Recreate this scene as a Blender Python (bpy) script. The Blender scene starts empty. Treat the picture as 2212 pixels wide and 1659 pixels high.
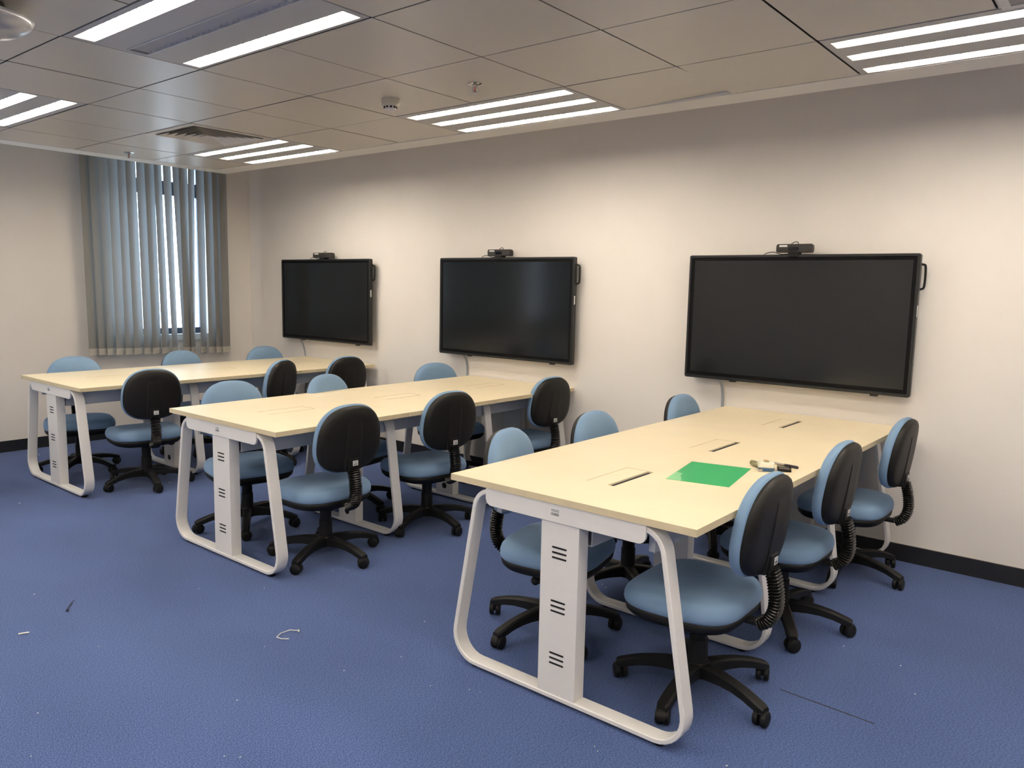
import bpy, bmesh, math, random
from mathutils import Vector, Matrix
random.seed(7)
C = bpy.context.scene.collection
PI = math.pi
R = math.radians

# ------------------------------------------------------------------ helpers
def new_bm(): return bmesh.new()

def box(bm, x0, x1, y0, y1, z0, z1, mi=0, M=None):
    vs = [Vector((x, y, z)) for x in (x0, x1) for y in (y0, y1) for z in (z0, z1)]
    if M is not None: vs = [M @ v for v in vs]
    v = [bm.verts.new(p) for p in vs]
    for f in ((0,1,3,2),(4,6,7,5),(0,4,5,1),(2,3,7,6),(0,2,6,4),(1,5,7,3)):
        fc = bm.faces.new([v[i] for i in f]); fc.material_index = mi
    return v

def loft(bm, rings, cap0=True, cap1=True, mi=0, closed=False):
    """rings: list of equally long closed loops of points"""
    R_ = [[bm.verts.new(p) for p in r] for r in rings]
    n = len(R_[0]); m = len(R_)
    for a in range(m if closed else m-1):
        b = (a+1) % m
        for i in range(n):
            j = (i+1) % n
            f = bm.faces.new((R_[a][i], R_[a][j], R_[b][j], R_[b][i])); f.material_index = mi
    if not closed:
        if cap0: f = bm.faces.new(list(reversed(R_[0]))); f.material_index = mi
        if cap1: f = bm.faces.new(R_[-1]); f.material_index = mi

def circle(c, r, n=16, ax='z', ph=0.0):
    out = []
    for k in range(n):
        a = 2*PI*k/n + ph
        u, v = r*math.cos(a), r*math.sin(a)
        out.append(Vector(c) + (Vector((u,v,0)) if ax=='z' else Vector((0,u,v)) if ax=='x' else Vector((v,0,u))))
    return out

def lathe(bm, prof, n=20, c=(0,0,0), ax='z', mi=0, cap0=True, cap1=True):
    rings = []
    for r, h in prof:
        o = {'z':(0,0,h),'x':(h,0,0),'y':(0,h,0)}[ax]
        rings.append(circle(Vector(c)+Vector(o), max(r,1e-5), n, ax))
    loft(bm, rings, cap0, cap1, mi)

def tube(bm, pts, r, n=8, mi=0, sx=1.0):
    pts = [Vector(p) for p in pts]; rings = []; prev = None
    for i, p in enumerate(pts):
        a = pts[max(i-1,0)]; b = pts[min(i+1,len(pts)-1)]
        t = (b-a).normalized()
        if prev is None:
            prev = Vector((0,0,1)) if abs(t.z) < .9 else Vector((1,0,0))
        u = (prev - t*prev.dot(t)).normalized(); prev = u; v = t.cross(u)
        rr = r[i] if isinstance(r,(list,tuple)) else r
        rings.append([p + u*rr*math.cos(2*PI*k/n) + v*rr*sx*math.sin(2*PI*k/n) for k in range(n)])
    loft(bm, rings, mi=mi)

def smooth_path(pts, n=6):
    P = [Vector(p) for p in pts]; P = [2*P[0]-P[1]] + P + [2*P[-1]-P[-2]]
    out = []
    for i in range(1, len(P)-2):
        for k in range(n):
            t = k/n
            out.append(.5*((2*P[i]) + (P[i+1]-P[i-1])*t + (2*P[i-1]-5*P[i]+4*P[i+1]-P[i+2])*t*t + (3*P[i]-P[i-1]-3*P[i+1]+P[i+2])*t**3))
    out.append(P[-2]); return out

def sweep_rect(bm, path, w, d, closed=True, mi=0):
    """path: 2D (x,z) points; rectangle thickness w in plane, depth d along +y"""
    n = len(path); rings = []
    for i in range(n):
        a = Vector(path[(i-1)%n]); b = Vector(path[(i+1)%n]); t = (b-a).normalized()
        nm = Vector((t.y, -t.x)); p = Vector(path[i])
        q0 = p + nm*w/2; q1 = p - nm*w/2
        e = .003
        rings.append([Vector((q0.x,e,q0.y)), Vector((q0.x,d-e,q0.y)), Vector((*(p+nm*(w/2-e)),d)).xzy, Vector((*(p-nm*(w/2-e)),d)).xzy,
                      Vector((q1.x,d-e,q1.y)), Vector((q1.x,e,q1.y)), Vector((*(p-nm*(w/2-e)),0)).xzy, Vector((*(p+nm*(w/2-e)),0)).xzy])
    loft(bm, rings, closed=closed, mi=mi)

def round_poly(pts, rad, n=8):
    out = []; m = len(pts)
    for i in range(m):
        p = Vector(pts[i]); a = Vector(pts[i-1]); b = Vector(pts[(i+1)%m]); r = rad[i] if isinstance(rad,(list,tuple)) else rad
        da = (a-p).normalized(); db = (b-p).normalized()
        ang = da.angle(db); L = r/math.tan(ang/2)
        p0 = p+da*L; p1 = p+db*L; c = p + (da+db).normalized()*(r/math.sin(ang/2))
        a0 = math.atan2(*(p0-c).yx); a1 = math.atan2(*(p1-c).yx)
        while a1-a0 > PI: a1 -= 2*PI
        while a1-a0 < -PI: a1 += 2*PI
        if r <= 1e-6: out.append(p); continue
        for k in range(n+1):
            t = a0+(a1-a0)*k/n; out.append(c + Vector((math.cos(t),math.sin(t)))*r)
    return out

def prism(bm, pts2, y0, y1, plane='xz', mi=0):
    def m(p, h): return Vector((p[0],h,p[1])) if plane=='xz' else Vector((p[0],p[1],h)) if plane=='xy' else Vector((h,p[0],p[1]))
    loft(bm, [[m(p,y0) for p in pts2],[m(p,y1) for p in pts2]], mi=mi)

def obj(name, bm, mats, parent=None, smooth=False, bevel=0, M=None, auto=None):
    bmesh.ops.recalc_face_normals(bm, faces=bm.faces)
    me = bpy.data.meshes.new(name); bm.to_mesh(me); bm.free()
    if M is not None: me.transform(M)
    o = bpy.data.objects.new(name, me); C.objects.link(o)
    for m in (mats if isinstance(mats,(list,tuple)) else [mats]): me.materials.append(m)
    if smooth or auto:
        for p in me.polygons: p.use_smooth = True
        if auto:
            me.set_sharp_from_angle(angle=R(auto))
    if parent: o.parent = parent
    if bevel:
        md = o.modifiers.new('bevel','BEVEL'); md.width = bevel; md.segments = 2; md.limit_method = 'ANGLE'; md.angle_limit = R(40)
    return o

def tag(o, label=None, cat=None, group=None, kind=None):
    if label: o['label'] = label
    if cat: o['category'] = cat
    if group: o['group'] = group
    if kind: o['kind'] = kind
    return o
def thing(name, label, cat, loc=(0,0,0), rz=0, group=None):
    o = bpy.data.objects.new(name, None); C.objects.link(o); o.empty_display_size = .1
    o.location = loc; o.rotation_euler = (0,0,rz); return tag(o, label, cat, group)
def struct(name, bm, mats, label, **k):
    o = obj(name, bm, mats, **k); return tag(o, label, name.split('_')[0], kind='structure')

# ------------------------------------------------------------------ materials
def mat(name, col, rough=.5, metal=0, spec=.5, noise=None, bump=None, coat=0, trans=None, emit=None, alpha=None, sheen=0):
    m = bpy.data.materials.new(name); m.use_nodes = True; nt = m.node_tree; b = nt.nodes['Principled BSDF']
    b.inputs['Base Color'].default_value = (*col,1); b.inputs['Roughness'].default_value = rough; b.inputs['Metallic'].default_value = metal
    b.inputs['Specular IOR Level'].default_value = spec
    if coat: b.inputs['Coat Weight'].default_value = coat; b.inputs['Coat Roughness'].default_value = .05
    if sheen: b.inputs['Sheen Weight'].default_value = sheen; b.inputs['Sheen Roughness'].default_value = .4
    if trans: b.inputs['Transmission Weight'].default_value = trans
    if emit: b.inputs['Emission Color'].default_value = (*emit[0],1); b.inputs['Emission Strength'].default_value = emit[1]
    geo = None
    if noise or bump:
        geo = nt.nodes.new('ShaderNodeTexCoord')
    if noise:   # (scale, amount, detail)
        n = nt.nodes.new('ShaderNodeTexNoise'); n.inputs['Scale'].default_value = noise[0]; n.inputs['Detail'].default_value = noise[2] if len(noise)>2 else 3
        nt.links.new(geo.outputs['Object'], n.inputs['Vector'])
        r = nt.nodes.new('ShaderNodeValToRGB'); a = noise[1]
        r.color_ramp.elements[0].position = .3; r.color_ramp.elements[1].position = .7
        r.color_ramp.elements[0].color = (*[c*(1-a) for c in col],1); r.color_ramp.elements[1].color = (*[min(1,c*(1+a)) for c in col],1)
        nt.links.new(n.outputs['Fac'], r.inputs['Fac']); nt.links.new(r.outputs['Color'], b.inputs['Base Color'])
    if bump:    # (scale, strength, distance)
        n = nt.nodes.new('ShaderNodeTexNoise'); n.inputs['Scale'].default_value = bump[0]; n.inputs['Detail'].default_value = 2
        nt.links.new(geo.outputs['Object'], n.inputs['Vector'])
        bp = nt.nodes.new('ShaderNodeBump'); bp.inputs['Strength'].default_value = bump[1]; bp.inputs['Distance'].default_value = bump[2]
        nt.links.new(n.outputs['Fac'], bp.inputs['Height']); nt.links.new(bp.outputs['Normal'], b.inputs['Normal'])
    return m

WALL = mat('wall_paint', (.80,.75,.695), .75, noise=(3,.015), bump=(60,.05,.002), spec=.25)
CEIL = mat('ceiling_tile_paint', (.66,.60,.51), .33, noise=(1.5,.02), spec=.55)
STRIPM = mat('ceiling_border_paint', (.90,.86,.79), .6)
VOID = mat('dark_gap', (.02,.018,.018), .9)
BASEB = mat('black_skirting', (.008,.008,.010), .45)
LAM = mat('maple_laminate', (.90,.775,.545), .38, noise=(6,.02,5), spec=.4)
EDGE = mat('laminate_edge', (.68,.575,.37), .5, noise=(12,.03))
WSTEEL = mat('white_powder_steel', (.80,.775,.745), .42, noise=(40,.01), spec=.45)
GSTEEL = mat('grey_beam_steel', (.46,.48,.52), .5, noise=(20,.02))
BLACKP = mat('black_plastic', (.007,.007,.0075), .5, bump=(600,.15,.0006), spec=.2)
SHELLP = mat('black_shell_plastic', (.0085,.008,.0075), .5, bump=(500,.25,.0006), spec=.24)
RUBB = mat('black_bellows', (.005,.005,.005), .3, spec=.3)
SLOT = mat('slot_dark', (.004,.004,.006), .9)
TVB = mat('display_bezel', (.008,.009,.0095), .4, spec=.35)
TVS = mat('display_glass', (.006,.0068,.0078), .13, spec=.38)
WHITE = mat('sticker_white', (.82,.82,.80), .5)
INK = mat('sticker_ink', (.05,.05,.05), .6)
CREAM = mat('slat_weight_cream', (.60,.57,.50), .6)
CORDM = mat('cord_white', (.70,.66,.60), .6)
ALU = mat('window_frame_dark', (.035,.05,.085), .4)
SILL = mat('window_sill_tile', (.62,.64,.66), .4, noise=(30,.1))
REFL = mat('lamp_reflector', (.90,.86,.80), .35)
PANELG = mat('fixture_grey_panel', (.50,.49,.48), .5)
SMOKE = mat('detector_plastic', (.60,.56,.47), .5)
CHROME = mat('chrome', (.55,.55,.55), .2, metal=1)
REDG = mat('red_bulb', (.5,.02,.02), .2)
GREYC = mat('grey_cable', (.30,.33,.36), .5)
CAMG = mat('webcam_grey', (.030,.027,.025), .5, spec=.3)
LENS = mat('lens_black', (.004,.004,.006), .08)
BLUEP = mat('blue_plastic', (.035,.10,.22), .3)
OFFW = mat('offwhite_plastic', (.80,.76,.60), .35)
KHAKI = mat('olive_tube', (.20,.19,.09), .3, noise=(90,.3))
DEBRIS = mat('debris_white', (.75,.76,.70), .5)

def tube_mat():
    m = bpy.data.materials.new('fluorescent_tube'); m.use_nodes = True; nt = m.node_tree
    b = nt.nodes['Principled BSDF']; b.inputs['Base Color'].default_value = (.9,.9,.9,1)
    b.inputs['Emission Color'].default_value = (1,.905,.775,1); b.inputs['Emission Strength'].default_value = TUBE_E
    return m
TUBE_E = 68
TUBE = tube_mat()

def fabric():
    m = mat('blue_fabric', (.135,.24,.40), .85, sheen=.35, bump=(900,.25,.0006), spec=.2)
    nt = m.node_tree; b = nt.nodes['Principled BSDF']
    g = nt.nodes.new('ShaderNodeTexCoord')
    n = nt.nodes.new('ShaderNodeTexNoise'); n.inputs['Scale'].default_value = 9; n.inputs['Detail'].default_value = 2
    r = nt.nodes.new('ShaderNodeValToRGB'); r.color_ramp.elements[0].color = (.170,.270,.405,1); r.color_ramp.elements[1].color = (.195,.305,.450,1)
    nt.links.new(g.outputs['Object'], n.inputs['Vector']); nt.links.new(n.outputs['Fac'], r.inputs['Fac']); nt.links.new(r.outputs['Color'], b.inputs['Base Color'])
    b.inputs['Sheen Tint'].default_value = (.6,.75,1,1)
    return m
FAB = fabric()

def carpet():
    m = bpy.data.materials.new('blue_carpet'); m.use_nodes = True; nt = m.node_tree; b = nt.nodes['Principled BSDF']; L = nt.links.new
    b.inputs['Roughness'].default_value = .95; b.inputs['Specular IOR Level'].default_value = .1
    b.inputs['Sheen Weight'].default_value = .12; b.inputs['Sheen Roughness'].default_value = .5
    g = nt.nodes.new('ShaderNodeTexCoord')
    mp = nt.nodes.new('ShaderNodeMapping'); mp.inputs['Rotation'].default_value = (0,0,.5); mp.inputs['Scale'].default_value = (1,1.7,1); L(g.outputs['Object'], mp.inputs['Vector'])
    def nz(s, d=2, src=None):
        n = nt.nodes.new('ShaderNodeTexNoise'); n.inputs['Scale'].default_value = s; n.inputs['Detail'].default_value = d
        L((src or mp).outputs[0] if src else mp.outputs['Vector'], n.inputs['Vector']); return n
    a = nz(150,7); a.inputs['Roughness'].default_value = .72; c = nz(1.3,3)
    r = nt.nodes.new('ShaderNodeValToRGB'); e = r.color_ramp.elements
    e[0].position = .38; e[0].color = (.014,.028,.098,1); e[1].position = .64; e[1].color = (.098,.158,.365,1)
    L(a.outputs['Fac'], r.inputs['Fac'])
    r2 = nt.nodes.new('ShaderNodeValToRGB'); r2.color_ramp.elements[0].position=.3; r2.color_ramp.elements[1].position=.7
    r2.color_ramp.elements[0].color = (.86,.86,.86,1); r2.color_ramp.elements[1].color = (1.0,1.0,1.0,1)
    L(c.outputs['Fac'], r2.inputs['Fac'])
    mx = nt.nodes.new('ShaderNodeMix'); mx.data_type='RGBA'; mx.blend_type='MULTIPLY'; mx.inputs['Factor'].default_value = 1
    L(r.outputs['Color'], mx.inputs['A']); L(r2.outputs['Color'], mx.inputs['B']); L(mx.outputs['Result'], b.inputs['Base Color'])
    bp = nt.nodes.new('ShaderNodeBump'); bp.inputs['Strength'].default_value = .2; bp.inputs['Distance'].default_value = .0015
    L(a.outputs['Fac'], bp.inputs['Height']); L(bp.outputs['Normal'], b.inputs['Normal'])
    return m
CARPET = carpet()

def slat_mat():
    m = bpy.data.materials.new('blind_fabric'); m.use_nodes = True; nt = m.node_tree; L = nt.links.new
    b = nt.nodes['Principled BSDF']; b.inputs['Base Color'].default_value = (.235,.23,.215,1); b.inputs['Roughness'].default_value = .8
    t = nt.nodes.new('ShaderNodeBsdfTranslucent'); t.inputs['Color'].default_value = (.050,.055,.060,1)
    g = nt.nodes.new('ShaderNodeTexCoord'); n = nt.nodes.new('ShaderNodeTexNoise'); n.inputs['Scale'].default_value = 300
    bp = nt.nodes.new('ShaderNodeBump'); bp.inputs['Strength'].default_value = .15; bp.inputs['Distance'].default_value = .001
    L(g.outputs['Object'], n.inputs['Vector']); L(n.outputs['Fac'], bp.inputs['Height']); L(bp.outputs['Normal'], b.inputs['Normal'])
    a = nt.nodes.new('ShaderNodeAddShader'); L(b.outputs[0], a.inputs[0]); L(t.outputs[0], a.inputs[1]); L(a.outputs[0], nt.nodes['Material Output'].inputs['Surface'])
    return m
SLATM = slat_mat()

def glass_mat(name, tint=(1,1,1), tr=.9):
    m = bpy.data.materials.new(name); m.use_nodes = True; nt = m.node_tree; L = nt.links.new
    nt.nodes.remove(nt.nodes['Principled BSDF'])
    t = nt.nodes.new('ShaderNodeBsdfTransparent'); t.inputs['Color'].default_value = (*[c*tr for c in tint],1)
    g = nt.nodes.new('ShaderNodeBsdfGlossy'); g.inputs['Roughness'].default_value = .05; g.inputs['Color'].default_value=(1,1,1,1)
    x = nt.nodes.new('ShaderNodeMixShader'); x.inputs[0].default_value = .07
    L(t.outputs[0], x.inputs[1]); L(g.outputs[0], x.inputs[2]); L(x.outputs[0], nt.nodes['Material Output'].inputs['Surface'])
    return m
GLASS = glass_mat('window_glass')
CLEARP = glass_mat('clear_plastic', (.9,.9,.88), .8)
def film(name, col, mix):
    m = bpy.data.materials.new(name); m.use_nodes = True; nt = m.node_tree; L = nt.links.new
    b = nt.nodes['Principled BSDF']; b.inputs['Base Color'].default_value = (*col,1); b.inputs['Roughness'].default_value = .3
    t = nt.nodes.new('ShaderNodeBsdfTransparent'); t.inputs['Color'].default_value = (*[min(1,c*1.5+.3) for c in col],1)
    x = nt.nodes.new('ShaderNodeMixShader'); x.inputs[0].default_value = mix
    L(t.outputs[0], x.inputs[1]); L(b.outputs[0], x.inputs[2]); L(x.outputs[0], nt.nodes['Material Output'].inputs['Surface'])
    return m
GREEN = film('green_film', (.055,.45,.165), .93)
GREENL = film('green_film_thin', (.30,.72,.36), .85)

# ------------------------------------------------------------------ key sizes
H = 2.429                                   # ceiling
GX, GY, SX, SY = 5.035, -2.647, .601, .599  # ceiling grid origin and pitch
PX, PY = .9065, -.866                       # inner edge of the plain border
OX, OY = .709, -.681                        # outer edge of the plain border
RX, RY = 10.6, -7.6                         # far walls
UP = 2.78
def gx(i): return GX+i*SX
def gy(j): return GY+j*SY

# ------------------------------------------------------------------ room
bm = new_bm(); box(bm, -.2, RX+.2, RY-.2, .2, -.1, 0); struct('floor', bm, CARPET, 'blue short-pile carpet floor')
bm = new_bm(); box(bm, -.2, RX+.2, 0, .2, 0, UP+.1); struct('wall_back', bm, WALL, 'plain beige wall behind the three displays')
bm = new_bm(); box(bm, RX, RX+.2, RY, 0, 0, UP+.1); struct('wall_right', bm, WALL, 'plain beige side wall')
bm = new_bm(); box(bm, -.2, RX+.2, RY-.2, RY, 0, UP+.1); struct('wall_front', bm, WALL, 'plain beige wall')
WIN = [(-1.50,-.466), (-4.35,-2.75), (-6.6,-5.0)]
WZ0, WZ1 = .935, 2.62
bm = new_bm()
edges = [RY] + [e for w in sorted(WIN) for e in w] + [0]
for a, b in zip(edges[::2], edges[1::2]): box(bm, -.22, 0, a, b, 0, UP+.1)
for a, b in WIN: box(bm, -.22, 0, a, b, 0, WZ0); box(bm, -.22, 0, a, b, WZ1, UP+.1)
struct('wall_left', bm, WALL, 'beige wall with the window and the vertical blind')
# sky-lit window frames
for k, (a, b) in enumerate(WIN):
    bm = new_bm(); f = .045
    for (y0,y1,z0,z1) in ((a,a+f,WZ0,WZ1),(b-f,b,WZ0,WZ1),(a,b,WZ0,WZ0+.06),(a,b,WZ1-f,WZ1),(a,b,2.27,2.40)):
        box(bm, -.14, -.09, y0, y1, z0, z1)
    m_ = (a+b)/2; box(bm, -.14, -.09, m_-.03, m_+.03, WZ0, WZ1)
    w = struct('window_%d'%(k+1), bm, ALU, 'dark framed window behind the blind' if k==0 else 'dark framed window further along the wall')
    w['category'] = 'window'
    bm = new_bm(); box(bm, -.118, -.112, a+f, b-f, WZ0+.04, WZ1-f); obj('glass_pane', bm, GLASS, w)
    bm = new_bm(); box(bm, -.2, .018, a-.0, b+.0, WZ0-.055, WZ0+.004); obj('window_sill', bm, SILL, w)
for nm, args in (('baseboard_back',(0,RX,-.012,0)),('baseboard_left',(0,.012,RY,0)),('baseboard_right',(RX-.012,RX,RY,0)),('baseboard_front',(0,RX,RY,RY+.012))):
    bm = new_bm(); box(bm, *args, 0, .094); struct(nm, bm, BASEB, 'black skirting board')

# ceiling: metal tiles with open joints
bm = new_bm()
FIX = []   # (i0,i1,j0,j1) cells used by fixtures
FIX3 = [(-2,0,2,3),(-6,-4,2,3),(2,4,2,3)]
used = set()
def use(i0,i1,j0,j1):
    for i in range(i0,i1):
        for j in range(j0,j1): used.add((i,j))
light_spec = [(-2,2,'three'),(-6,2,'three'),(2,2,'three'),(-2,-1,'vent2'),(-6,-1,'three'),(2,-1,'three'),(-6,-4,'three'),(-2,-4,'three'),(2,-4,'three'),(6,-1,'three'),(6,2,'three'),(6,-4,'three'),(-2,-7,'three'),(2,-7,'three'),(-6,-7,'three')]
for i,j,_ in light_spec: use(i,i+2,j,j+1)
use(-5,-4,1,2)     # air vent tile
g = .0045
for i in range(-8, 10):
    x0 = gx(i) if i > -7 else None
    for j in range(-9, 3):
        a0, a1 = gx(i), gx(i+1)
        b0, b1 = gy(j), gy(j+1)
        if i == -8: continue
        if i == -7: a0 = PX+.001
        if j == 2: b1 = PY-.001
        a1 = min(a1, RX); b0 = max(b0, RY)
        if (i,j) in used or a0 >= a1-.02 or b0 >= b1-.02: continue
        dz = random.uniform(-.0012,.0012)
        v = box(bm, a0+g, a1-g, b0+g, b1-g, H+dz, H+dz+.0025)
        if (i,j) == (0,2):
            for q in v:
                if q.co.x > (a0+a1)/2 and q.co.y > (b0+b1)/2: q.co.z += .020
            for q in v:
                if q.co.x > (a0+a1)/2 and q.co.y < (b0+b1)/2: q.co.z += .002
for i in range(-7, 10):
    for j in range(-9, 3):
        a0, a1, b0, b1 = gx(i), gx(i+1), gy(j), gy(j+1)
        if i == -7: a0 = PX
        if j == 2: b1 = PY
        a1 = min(a1, RX); b0 = max(b0, RY)
        if (i,j) in used or a0 >= a1 or b0 >= b1: continue
        box(bm, a0, a1, b0, b1, H+(.03 if (i,j)==(0,2) else .006), H+(.035 if (i,j)==(0,2) else .012), 1)
box(bm, OX, RX, RY, OY, H+.13, H+.15, 1)
ce = struct('ceiling', bm, [CEIL, VOID], 'ceiling of square satin beige metal tiles')
bm = new_bm()
box(bm, OX, RX, PY+.002, OY, H-.002, H+.13); box(bm, OX, PX-.002, RY, PY+.002, H-.002, H+.13)
struct('trim_1', bm, STRIPM, 'plain pale border around the tiled ceiling')
bm = new_bm(); box(bm, -.2, RX+.2, RY-.2, .2, UP, UP+.1); struct('ceiling_slab', bm, WALL, 'upper ceiling above the border'); bpy.data.objects['ceiling_slab'].name = 'ceiling.001'

# ------------------------------------------------------------------ ceiling lights
def make_light(i, j, kind, label):
    x0, x1 = gx(i)+.006, gx(i+2)-.006; y0, y1 = gy(j)+.006, (gy(j+1)-.006 if j != 2 else PY-.004)
    t = thing('ceiling_light', label, 'ceiling light', ((x0+x1)/2, (y0+y1)/2, H), 0, 'recessed fluorescent ceiling lights')
    cx, cy = (x0+x1)/2, (y0+y1)/2; hx = (x1-x0)/2; hy = (y1-y0)/2
    tx0, tx1 = -hx+.028, hx-.03; w = .082; dp = .030
    cs = [y0-cy+.052+w/2-.03, 0.0, y1-cy-.052-w/2+.04] if kind == 'three' else [-.225, .235]
    if kind == 'three': cs = [-hy+.09, 0.008, hy-.045-.008] if j == 2 else [-hy+.085, 0.012, hy-.08]
    bm = new_bm()
    # flat panels between the troughs
    ys = []
    vent = (-.003-.045, -.003+.045) if kind == 'vent2' else None
    gaps = sorted([(c-w/2, c+w/2) for c in cs] + ([(-.055,.038)] if vent else []))
    cur = -hy
    for a, b in gaps:
        box(bm, -hx, hx, cur, a, 0, .012); box(bm, -hx, tx0, a, b, 0, .012); box(bm, tx1, hx, a, b, 0, .012); cur = b
    box(bm, -hx, hx, cur, hy, 0, .012)
    obj('frame_panel', bm, PANELG, t)
    for c in cs:
        bm = new_bm()
        # open trough: sides flare upward, sloping end pieces
        L0, L1 = tx0, tx1; zt = dp; iw = w*.36
        A = [Vector((L0,c-w/2,0)),Vector((L1,c-w/2,0)),Vector((L1,c+w/2,0)),Vector((L0,c+w/2,0))]
        B = [Vector((L0+.045,c-iw,zt)),Vector((L1-.045,c-iw,zt)),Vector((L1-.045,c+iw,zt)),Vector((L0+.045,c+iw,zt))]
        va = [bm.verts.new(p) for p in A]; vb = [bm.verts.new(p) for p in B]
        for q in range(4): bm.faces.new((va[q], va[(q+1)%4], vb[(q+1)%4], vb[q]))
        bm.faces.new(vb)
        for q in range(1,19):   # cross blades
            xx = L0+.045+(L1-L0-.09)*q/19
            box(bm, xx-.0008, xx+.0008, c-w/2+.003, c+w/2-.003, .0005, .005)
        obj('reflector', bm, REFL, t)
        bm = new_bm(); lathe(bm, [(.0125, L0+.05),(.0125, L1-.05)], 10, (0,c,.0135), 'x')
        obj('fluorescent_tube', bm, TUBE, t, smooth=False)
    if kind == 'vent2':
        bm = new_bm()
        box(bm, tx0+.01, tx1-.01, -.055, -.050, -.003, .045); box(bm, tx0+.01, tx1-.01, .033, .038, -.003, .045); box(bm, tx0+.01, tx1-.01, -.055,.038,.045,.05)
        for q in range(26):
            xx = tx0+.03+(tx1-tx0-.06)*q/25
            box(bm, -.0015, .0015, -.050, .033, 0, .034, M=Matrix.Translation((xx,0,.002)) @ Matrix.Rotation(R(48),4,'Y'))
        obj('air_louver', bm, mat('louver_grey',(.55,.56,.58),.35), t)
    return t
LBL = {(-2,2):'three-tube recessed light beside the smoke detector and against the border of the display wall',
 (-6,2):'three-tube recessed light in the far corner between vent and window blind',
 (2,2):'three-tube recessed light at the top right edge above the right-hand display',
 (-2,-1):'large recessed light with two tubes and a grey air louver between them',
 (-6,-1):'recessed light at the left edge of the photo, above the blind'}
for i,j,k in light_spec:
    make_light(i,j,k, LBL.get((i,j), 'recessed fluorescent ceiling light behind the viewpoint'))

# air vent
vt = thing('air_vent', 'square four-way ceiling air vent with nested slats', 'air vent', ((gx(-5)+gx(-4))/2, (gy(1)+gy(2))/2, H))
bm = new_bm(); s = .297
for a,b,c_,d in ((-s,s,-s,-s+.045),(-s,s,s-.045,s),(-s,-s+.045,-s+.045,s-.045),(s-.045,s,-s+.045,s-.045)): box(bm,a,b,c_,d,-.004,.02)
obj('frame', bm, mat('vent_paint',(.66,.61,.54),.5), vt)
VP = mat('vent_slat_paint',(.80,.76,.70),.45)
for k in range(6):
    o_ = .245-k*.04; i_ = o_-.030
    bm = new_bm()
    A = [(-o_,-o_),(o_,-o_),(o_,o_),(-o_,o_)]; B = [(-i_,-i_),(i_,-i_),(i_,i_),(-i_,i_)]
    va=[bm.verts.new((*p,-.010)) for p in A]; vb=[bm.verts.new((*p,.014)) for p in B]; vc=[bm.verts.new((*p,-.008)) for p in A]
    for q in range(4): bm.faces.new((va[q],va[(q+1)%4],vb[(q+1)%4],vb[q]))
    bmesh.ops.delete(bm, geom=vc, context='VERTS')
    obj('slat_ring', bm, VP, vt)
bm = new_bm(); box(bm,-.25,.25,-.25,.25,.05,.06); obj('duct_cover', bm, VOID, vt)

# smoke detector, sprinklers, dome, square downlight
sd = thing('smoke_detector','round cream smoke detector on the ceiling','smoke detector',(4.135,-1.755,H))
bm = new_bm(); lathe(bm, [(.047,0),(.048,-.012),(.045,-.034),(.040,-.036)], 28); obj('base', bm, SMOKE, sd, auto=35)
bm = new_bm(); lathe(bm, [(.034,-.034),(.030,-.052),(.020,-.058),(.001,-.060)], 28); obj('sensor_cap', bm, mat('detector_cap',(.72,.70,.66),.4), sd, auto=40)
bm = new_bm()
for k in range(10):
    M_ = Matrix.Rotation(2*PI*k/10,4,'Z'); box(bm,.029,.0345,-.006,.006,-.047,-.038,M=M_)
obj('sensor_slots', bm, SLOT, sd)
def sprinkler(x,y,label):
    t = thing('fire_sprinkler', label, 'sprinkler', (x,y,H), 0, 'ceiling sprinklers')
    bm = new_bm(); lathe(bm, [(.036,0),(.036,-.003),(.026,-.007),(.011,-.009),(.010,-.014)], 24); obj('escutcheon', bm, CHROME, t, auto=40)
    bm = new_bm()
    for s_ in (-1,1): tube(bm, smooth_path([(s_*.009,0,-.010),(s_*.014,0,-.020),(s_*.011,0,-.032),(0,0,-.040)],4), .0026, 6)
    obj('yoke', bm, CHROME, t, smooth=True)
    bm = new_bm(); lathe(bm, [(.0026,-.014),(.0026,-.036)], 8); obj('glass_bulb', bm, REDG, t)
    bm = new_bm(); lathe(bm, [(.003,-.038),(.014,-.042),(.014,-.044)], 16); obj('deflector', bm, CHROME, t)
sprinkler(4.717,-1.736,'chrome fire sprinkler near the smoke detector')
sprinkler(1.14,-1.742,'chrome fire sprinkler on the ceiling above the blind')
dm = thing('ceiling_dome','round grey ceiling device with dark collar in the top left corner','ceiling device',(4.02,-3.61,H))
bm = new_bm(); lathe(bm, [(.10,.001),(.10,-.012),(.105,-.03),(.17,-.045)], 36); obj('collar', bm, mat('collar_dark',(.03,.033,.035),.5), dm, auto=40)
bm = new_bm(); lathe(bm, [(.17,-.045),(.19,-.052),(.178,-.075),(.14,-.098),(.08,-.11),(.001,-.112)], 40); obj('cover', bm, mat('cover_grey',(.42,.41,.41),.22,metal=.1), dm, smooth=True)
dl = thing('square_downlight','square recessed downlight cut into the ceiling at the top right corner','downlight',(7.02,-1.60,H))
bm = new_bm()
for a,b,c_,d in ((-.17,.17,-.16,-.13),(-.17,.17,.13,.16),(-.17,-.14,-.13,.13),(.14,.17,-.13,.13)): box(bm,a,b,c_,d,-.006,.001)
obj('frame', bm, STRIPM, dl, bevel=.002)
bm = new_bm(); box(bm,-.14,.14,-.13,.13,-.0025,-.0005); obj('inset', bm, mat('downlight_grey',(.16,.16,.17),.4), dl)
bm = new_bm(); lathe(bm, [(.06,-.003),(.055,-.012),(.01,-.014)], 20); obj('lamp', bm, mat('lamp_face',(.5,.5,.5),.3), dl, auto=40)

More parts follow.
